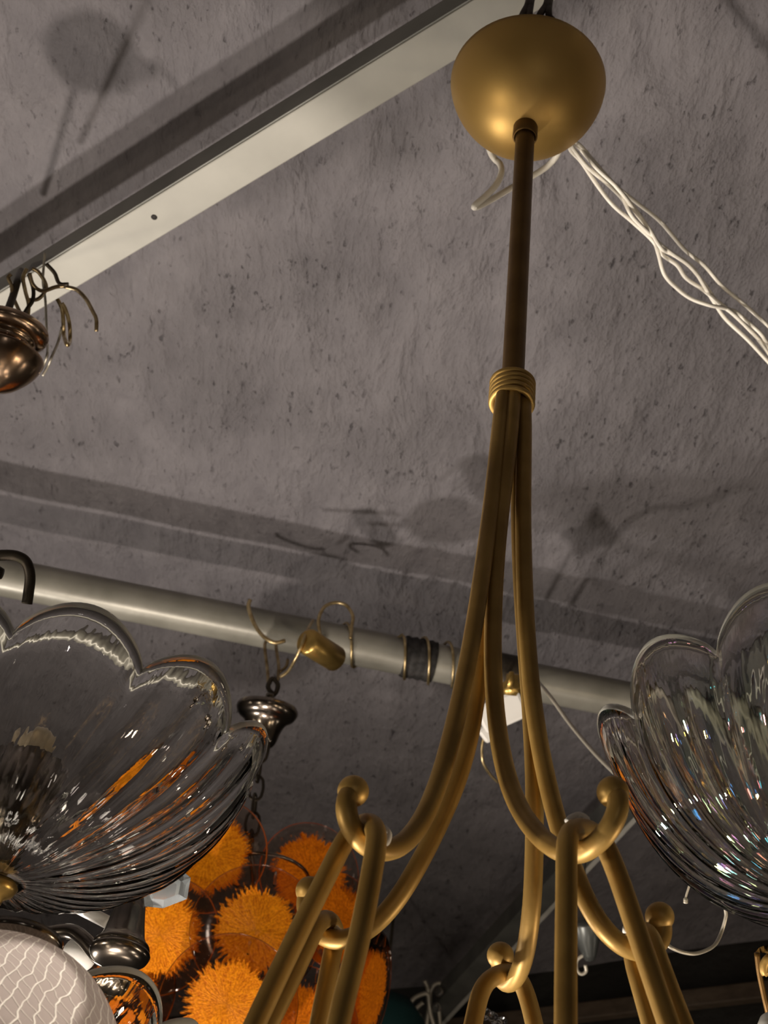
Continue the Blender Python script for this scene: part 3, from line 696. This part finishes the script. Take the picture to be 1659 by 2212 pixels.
rel('short_lead', [W(1046, 1590, 1.8), W(1041, 1612, 1.8), W(1043, 1645, 1.8), W(1058, 1672, 1.81), W(1076, 1690, 1.82)], .0018, wirem, con, n=8, per=5)
rel('connector_hook', [W(1100, 1478, 1.8), W(1098, 1462, 1.82), W(1100, 1452, depth(onpipe(1100, 1460))-.03), W(1104, 1438, depth(onpipe(1100, 1460)))], .0025, iron, con, n=8, per=4)
tag(tube('pendant_wire', [W(a, b, c) for a, b, c in [(1146, 1448, depth(onpipe(1146, 1460))-.02), (1152, 1462, depth(onpipe(1150, 1462))-.035), (1165, 1476, 1.84), (1190, 1506, 1.75), (1230, 1562, 1.7), (1280, 1622, 1.62), (1330, 1672, 1.54), (1375, 1712, 1.46), (1398, 1745, 1.40), (1420, 1790, 1.36), (1450, 1830, 1.33)]], .0023, wiregrey, None, 8, per=6), 'thin pale wire running from the pipe down to the glass bowl on the right', 'wire')

# ------------------------------------------------------------------ left edge pendant hanging from the beam
lc = W(2, 770, 1.38); kk = 1.38/FPX
lp_ = thing('nickel_canopy', lc, 'polished dark nickel lamp canopy with chain, cut by the left edge under the pale beam', 'lamp')
copper = noisy(mat('coppery_nickel', rough=.22, metal=1.), (.30, .20, .13), (.55, .40, .28), 30, bump=.15, bscale=60)
lathe('canopy_body', [(0, -100*kk), (10*kk, -100*kk), (14*kk, -88*kk), (24*kk, -80*kk), (52*kk, -62*kk), (80*kk, -28*kk), (92*kk, 0), (90*kk, 8*kk), (74*kk, 12*kk), (60*kk, 22*kk), (56*kk, 36*kk), (62*kk, 48*kk), (0, 50*kk)], lc, copper, lp_, axis=(.05, -.30, .95), n=64, per=3)
lathe('canopy_plate', [(0, 44*kk), (60*kk, 46*kk), (78*kk, 52*kk), (86*kk, 62*kk), (86*kk, 72*kk), (78*kk, 80*kk), (40*kk, 88*kk), (0, 90*kk)], lc, copper, lp_, axis=(.05, -.30, .95), n=64, per=3)
bot = lc + Vector((0, 0, -92*kk))
for i in range(7):
    m_ = bot + Vector((0, 0, -.012-.021*i)); sd = Vector((1, .2, 0)).normalized() if i % 2 == 0 else Vector((-.3, 1, 0)).normalized()
    rel('chain_link', [m_+Vector((0, 0, .0145*math.cos(t)))+sd*.0085*math.sin(t) for t in [2*PI*q/26 for q in range(26)]], .0021, pewter, lp_, n=8, closed=True)
rel('hanging_rod', [lc+Vector((0, 0, 78*kk)), W(12, 690, 1.40), W(28, 640, 1.43), W(40, 600, 1.46), WZ(45, 585, ZB-.0025)], .0036, iron, lp_, n=10, per=4)
WT = [[(24, 592), (18, 600), (25, 618), (28, 640), (40, 668), (52, 690)], [(58, 580), (50, 600), (55, 630), (62, 660), (58, 700)], [(64, 590), (70, 612), (82, 625), (96, 628), (120, 620), (140, 618)],
      [(140, 619), (165, 626), (185, 645), (200, 672), (208, 690), (208, 716)], [(100, 570), (118, 590), (128, 612), (148, 614)], [(124, 646), (134, 668), (137, 700), (138, 724), (145, 745), (151, 735), (150, 700), (142, 670), (134, 655)],
      [(97, 546), (94, 580), (93, 610), (98, 650), (100, 700), (102, 740), (102, 765), (96, 785), (82, 810)], [(62, 592), (72, 625), (70, 650), (60, 665), (50, 680), (34, 700)], [(134, 706), (125, 740), (112, 770), (104, 790), (92, 812)],
      [(60, 648), (84, 645), (100, 620), (85, 590), (70, 580)]]
wb = W(70, 620, 1.44)
tie = thing('wire_bundle', wb, 'tangle of thin tarnished wire ends under the pale beam at the left edge', 'wire')
for i, wl in enumerate(WT):
    rel('wire_strand', [W(a, b, 1.43+.012*math.sin(i*2.3)-(.03 if b > 740 else 0)) for a, b in wl], .0013 if i in (6, 8) else .0019, (steelw, wirem, steelw, steelw, iron, wirem, wiregrey, iron, wiregrey, steelw)[i], tie, n=8, per=6)

# ------------------------------------------------------------------ bottom middle and right edge bits
dz = W(1268, 2020, 1.75); kd = 1.75/FPX
drop = thing('cone_pendant', dz, 'small grey metal cone pendant in the dark behind the upright gold tube', 'pendant')
ax2 = (UP*-1+RT*.12)
bm = bmesh.new(); add_lathe(bm, [(0, -34*kd), (33*kd, -32*kd), (34*kd, -26*kd), (28*kd, 6*kd), (16*kd, 42*kd), (11*kd, 54*kd), (0, 56*kd)], dz, ax2, 32); link('cone', bm, mat('grey_metal', (.10, .105, .10), .35, .6), drop, origin=dz)
rel('drop_hook', [W(1262, 2062, 1.75), W(1246, 2075, 1.75), W(1246, 2095, 1.75), W(1256, 2104, 1.75), W(1266, 2098, 1.75), W(1264, 2084, 1.75)], .0022, wiregrey, drop, n=8, per=5)
rel('cone_cord', [dz-ax2.normalized()*.0126, dz+UP*.05-RT*.004, W(1262, 1900, 1.78), WZ(1266, 1845, 1.279)], .0012, iron, drop, n=6)
# grey cable tangle with glass drop
DT = depth(WZ(950, 2150, ZA))-.03
tg = W(915, 2180, DT)
tang = thing('cable_coil', tg, 'coil of stiff grey wires around small glass drops at the bottom beside the dark bar', 'wire')
for i, pl in enumerate([[(875, 2260), (876, 2205), (880, 2178), (895, 2156), (918, 2146), (925, 2150)], [(884, 2260), (888, 2205), (898, 2180), (914, 2165)], [(917, 2118), (924, 2135), (926, 2160), (930, 2190), (940, 2225), (945, 2260)], [(975, 2142), (958, 2130), (950, 2124), (938, 2128), (930, 2142), (928, 2170), (922, 2215), (920, 2260)], [(944, 2160), (948, 2185), (950, 2212), (952, 2260)]]):
    rel('wire_strand', [W(a, b, DT+.01*i) for a, b in pl], .0042, wiregrey, tang, n=8, per=6)
for a, b in ((902, 2198), (948, 2142), (944, 2176)):
    o = ball('glass_drop', W(a, b, DT-.01), .009, crystal, tang, 12)
cg = W(1062, 2200, 1.5)
cr2 = thing('crystal_pendant', cg, 'small cut crystal pendants catching light at the bottom inside a gold loop', 'pendant')
for a, b, r in ((1049, 2190, .0068), (1064, 2197, .0062), (1084, 2208, .0062), (1070, 2222, .007)):
    bm = bmesh.new(); bmesh.ops.create_icosphere(bm, subdivisions=1, radius=r); o = link('crystal_bead', bm, crystal, cr2, False); o.location = W(a, b, 1.5)-cg
rel('pendant_cord', [W(1049, 2190, 1.5), W(1062, 2200, 1.5), W(1084, 2208, 1.5), W(1090, 2290, 1.5)], .0012, iron, cr2, n=6)
tag(tube('curved_wire', [W(a, b, c) for a, b, c in [(1438, 2038, .86), (1452, 2048, .86), (1475, 2057, .865), (1500, 2060, .87), (1525, 2053, .88), (1545, 2040, .89), (1558, 2015, .90), (1567, 1985, .90), (1568, 1970, .9), (1562, 1940, .9), (1552, 1920, .9)]], .0011, wiregrey, None, 8, per=6), 'thin curved wire curling from a gold hook up to the right glass bowl', 'wire')
tag(tube('hanging_wire', [W(a, b, .9) for a, b in [(1504, 1860), (1498, 1878), (1490, 1910), (1482, 1936), (1481, 1951)]], [.0007]*20+[.0014]*5, wiregrey, None, 6, per=6), 'short pale wire end hanging below the right glass bowl', 'wire')
tag(tube('hanging_wire', [W(a, b, .9) for a, b in [(1505, 1872), (1516, 1900), (1528, 1922), (1535, 1932)]], .0006, wiregrey, None, 6, per=6), 'thin grey wire wisp under the right glass bowl, just beside the pale wire end', 'wire')
# right edge: bronze scroll lamp with a white glass shade
se = W(1668, 2090, .95)
scl = thing('bronze_lamp', se, 'bronze scroll leaf of a lamp cut off by the right edge near the bottom', 'lamp')
bm = bmesh.new(); lf = [(1632, 2056), (1640, 2047), (1650, 2043), (1668, 2041), (1690, 2046)]; lg = [(1632, 2056), (1642, 2058), (1652, 2058), (1668, 2066), (1690, 2080)]
va = [bm.verts.new(W(a, b, .94)) for a, b in lf]; vb = [bm.verts.new(W(a, b, .95)) for a, b in lg[1:]]
bm.faces.new((va[0], va[1], vb[0]))
for i in range(1, 4): bm.faces.new((va[i], va[i+1], vb[i], vb[i-1]))
bmesh.ops.solidify(bm, geom=bm.faces[:], thickness=.002); link('bronze_leaf', bm, bronze, scl, origin=se)
rel('scroll', [W(1657, 2108, .95), W(1651, 2095, .95), W(1653, 2080, .95), W(1664, 2068, .95), W(1682, 2062, .955), W(1700, 2066, .96)], [.0012]*2+[.003]*24, bronze, scl, n=10, per=5)
rel('scroll_stem', [W(1635, 2058, .96), W(1640, 2100, .96), W(1648, 2140, .96), W(1657, 2180, .96), W(1668, 2230, .965)], .0018, rodm, scl, n=8, per=5)
wg = W(1690, 2240, .9)
bm = bmesh.new(); kq = .9/FPX
add_lathe(bm, [(0, 40*kq), (20*kq, 52*kq), (45*kq, 40*kq), (58*kq, 10*kq), (60*kq, -20*kq), (54*kq, -60*kq), (50*kq, -60*kq), (52*kq, -20*kq), (40*kq, 25*kq), (0, 34*kq)], wg, n=40)
tag(link('white_shade', bm, mat('opal_glass', (.78, .76, .68), .25), origin=wg), 'white opal glass shade just showing in the bottom right corner', 'lamp shade')
# teal cloth far back at the bottom
bm = bmesh.new(); c = WY(825, 2230, 2.6)
add_lathe(bm, [(0, .06), (.05, .055), (.075, .02), (.085, -.10), (.08, -.10), (.07, .015), (0, .045)], c, n=32)
tsh = link('teal_shade', bm, teal, origin=c); tube('cord', [c+Vector((0, 0, .058)), Vector((c.x, c.y, Z+ZC+.004))], .003, iron, tsh, 8, origin=c)
tag(tsh, 'dark teal lamp shade deep in the shadow at the bottom centre', 'lamp shade')

# ------------------------------------------------------------------ light
def lamp(name, loc, power, col, r=.03):
    l = bpy.data.lights.new(name, 'POINT'); l.energy = power; l.color = col; l.shadow_soft_size = r
    o = bpy.data.objects.new(name, l); C.objects.link(o); o.location = Vector(loc)+CAM; return o
def spot(name, loc, aim, power, col, r=.03, size=120, blend=.9):
    l = bpy.data.lights.new(name, 'SPOT'); l.energy = power; l.color = col; l.shadow_soft_size = r
    l.spot_size = math.radians(size); l.spot_blend = blend
    o = bpy.data.objects.new(name, l); C.objects.link(o); o.location = Vector(loc)+CAM
    o.rotation_euler = (Vector(aim)-Vector(loc)).to_track_quat('-Z', 'Y').to_euler(); return o
# lamps below and beyond the frame; cones shaped to dim the far ceiling
spot('lamp_light_a', (-.75, 1.75, .10), (-.15, .65, 1.4), 38, (1., .91, .82), .025, 125, 1.)
spot('lamp_light_b', (-.32, 1.12, -.45), (0., .75, 1.4), 58, (1., .89, .78), .03, 110, 1.)
lamp('lamp_light_c', (.25, -1.1, .10), 2.0, (1., .93, .88), .04)
lamp('added_light_d', (1.3, .9, -.2), 4, (1., .82, .62), .04)  # weak warm light added off-frame at right
lamp('lamp_light_f', (-.95, .60, .05), 11, (1., .87, .70), .04)
lamp('added_light_e', (.62, .78, .10), 3.2, (1., .80, .56), .03)  # added off-frame to light the right bowl and the arms
for x_, y_, z_, p_, r_ in [(-1.3, .2, -.3, .7, .03), (-.9, -.6, .2, .35, .03), (1.5, 1.7, .1, 1.7, .03), (.5, 1.6, -.6, 1.7, .05), (-1.6, 1.2, .4, 1.7, .03), (1.0, -.9, .5, .4, .03),
                           ]:
    lamp('glint_bulb', (x_, y_, z_), p_, (1., .86, .70), r_)  # small unseen lights added to put glints in the glass
for x_, y_, z_, p_, r_ in [(-.55, 1.9, -1.0, 1.3, .12), (.7, 1.2, -1.0, 1.5, .12), (-1.1, .7, -1.0, 1.3, .12), (.25, .6, -1.1, .8, .1), (-.1, 2.2, -.9, .9, .11), (-.6, 1.3, -1.05, 1.0, .11)]:
    l_ = bpy.data.lights.new('glint_uplight', 'AREA'); l_.shape = 'DISK'; l_.size = r_*2; l_.energy = p_; l_.color = (1., .88, .74)  # unseen discs added low down for broad streaks in the glass
    o_ = bpy.data.objects.new('glint_uplight', l_); C.objects.link(o_); o_.location = Vector((x_, y_, z_))+CAM; o_.rotation_euler = (PI, 0, 0)
gl_ = WGLOBE - CAM
lamp('globe_fill_light', gl_+Vector((0, .01, -.01)), .075, (1., .88, .74), .015)  # light added inside the globe to brighten its shell
w = bpy.data.worlds.new('world'); bpy.context.scene.world = w; w.use_nodes = True
w.node_tree.nodes['Background'].inputs[0].default_value = (.5, .5, .55, 1); w.node_tree.nodes['Background'].inputs[1].default_value = .05
sc = bpy.context.scene
sc.view_settings.view_transform = 'Standard'; sc.view_settings.look = 'None'; sc.view_settings.exposure = .22
sc.cycles.max_bounces = 11; sc.cycles.diffuse_bounces = 3; sc.cycles.transmission_bounces = 11; sc.cycles.glossy_bounces = 4; sc.cycles.transparent_max_bounces = 16
sc.cycles.use_denoising = True; sc.cycles.use_adaptive_sampling = True; sc.cycles.adaptive_threshold = .04; sc.cycles.adaptive_min_samples = 16
sc.cycles.caustics_reflective = False
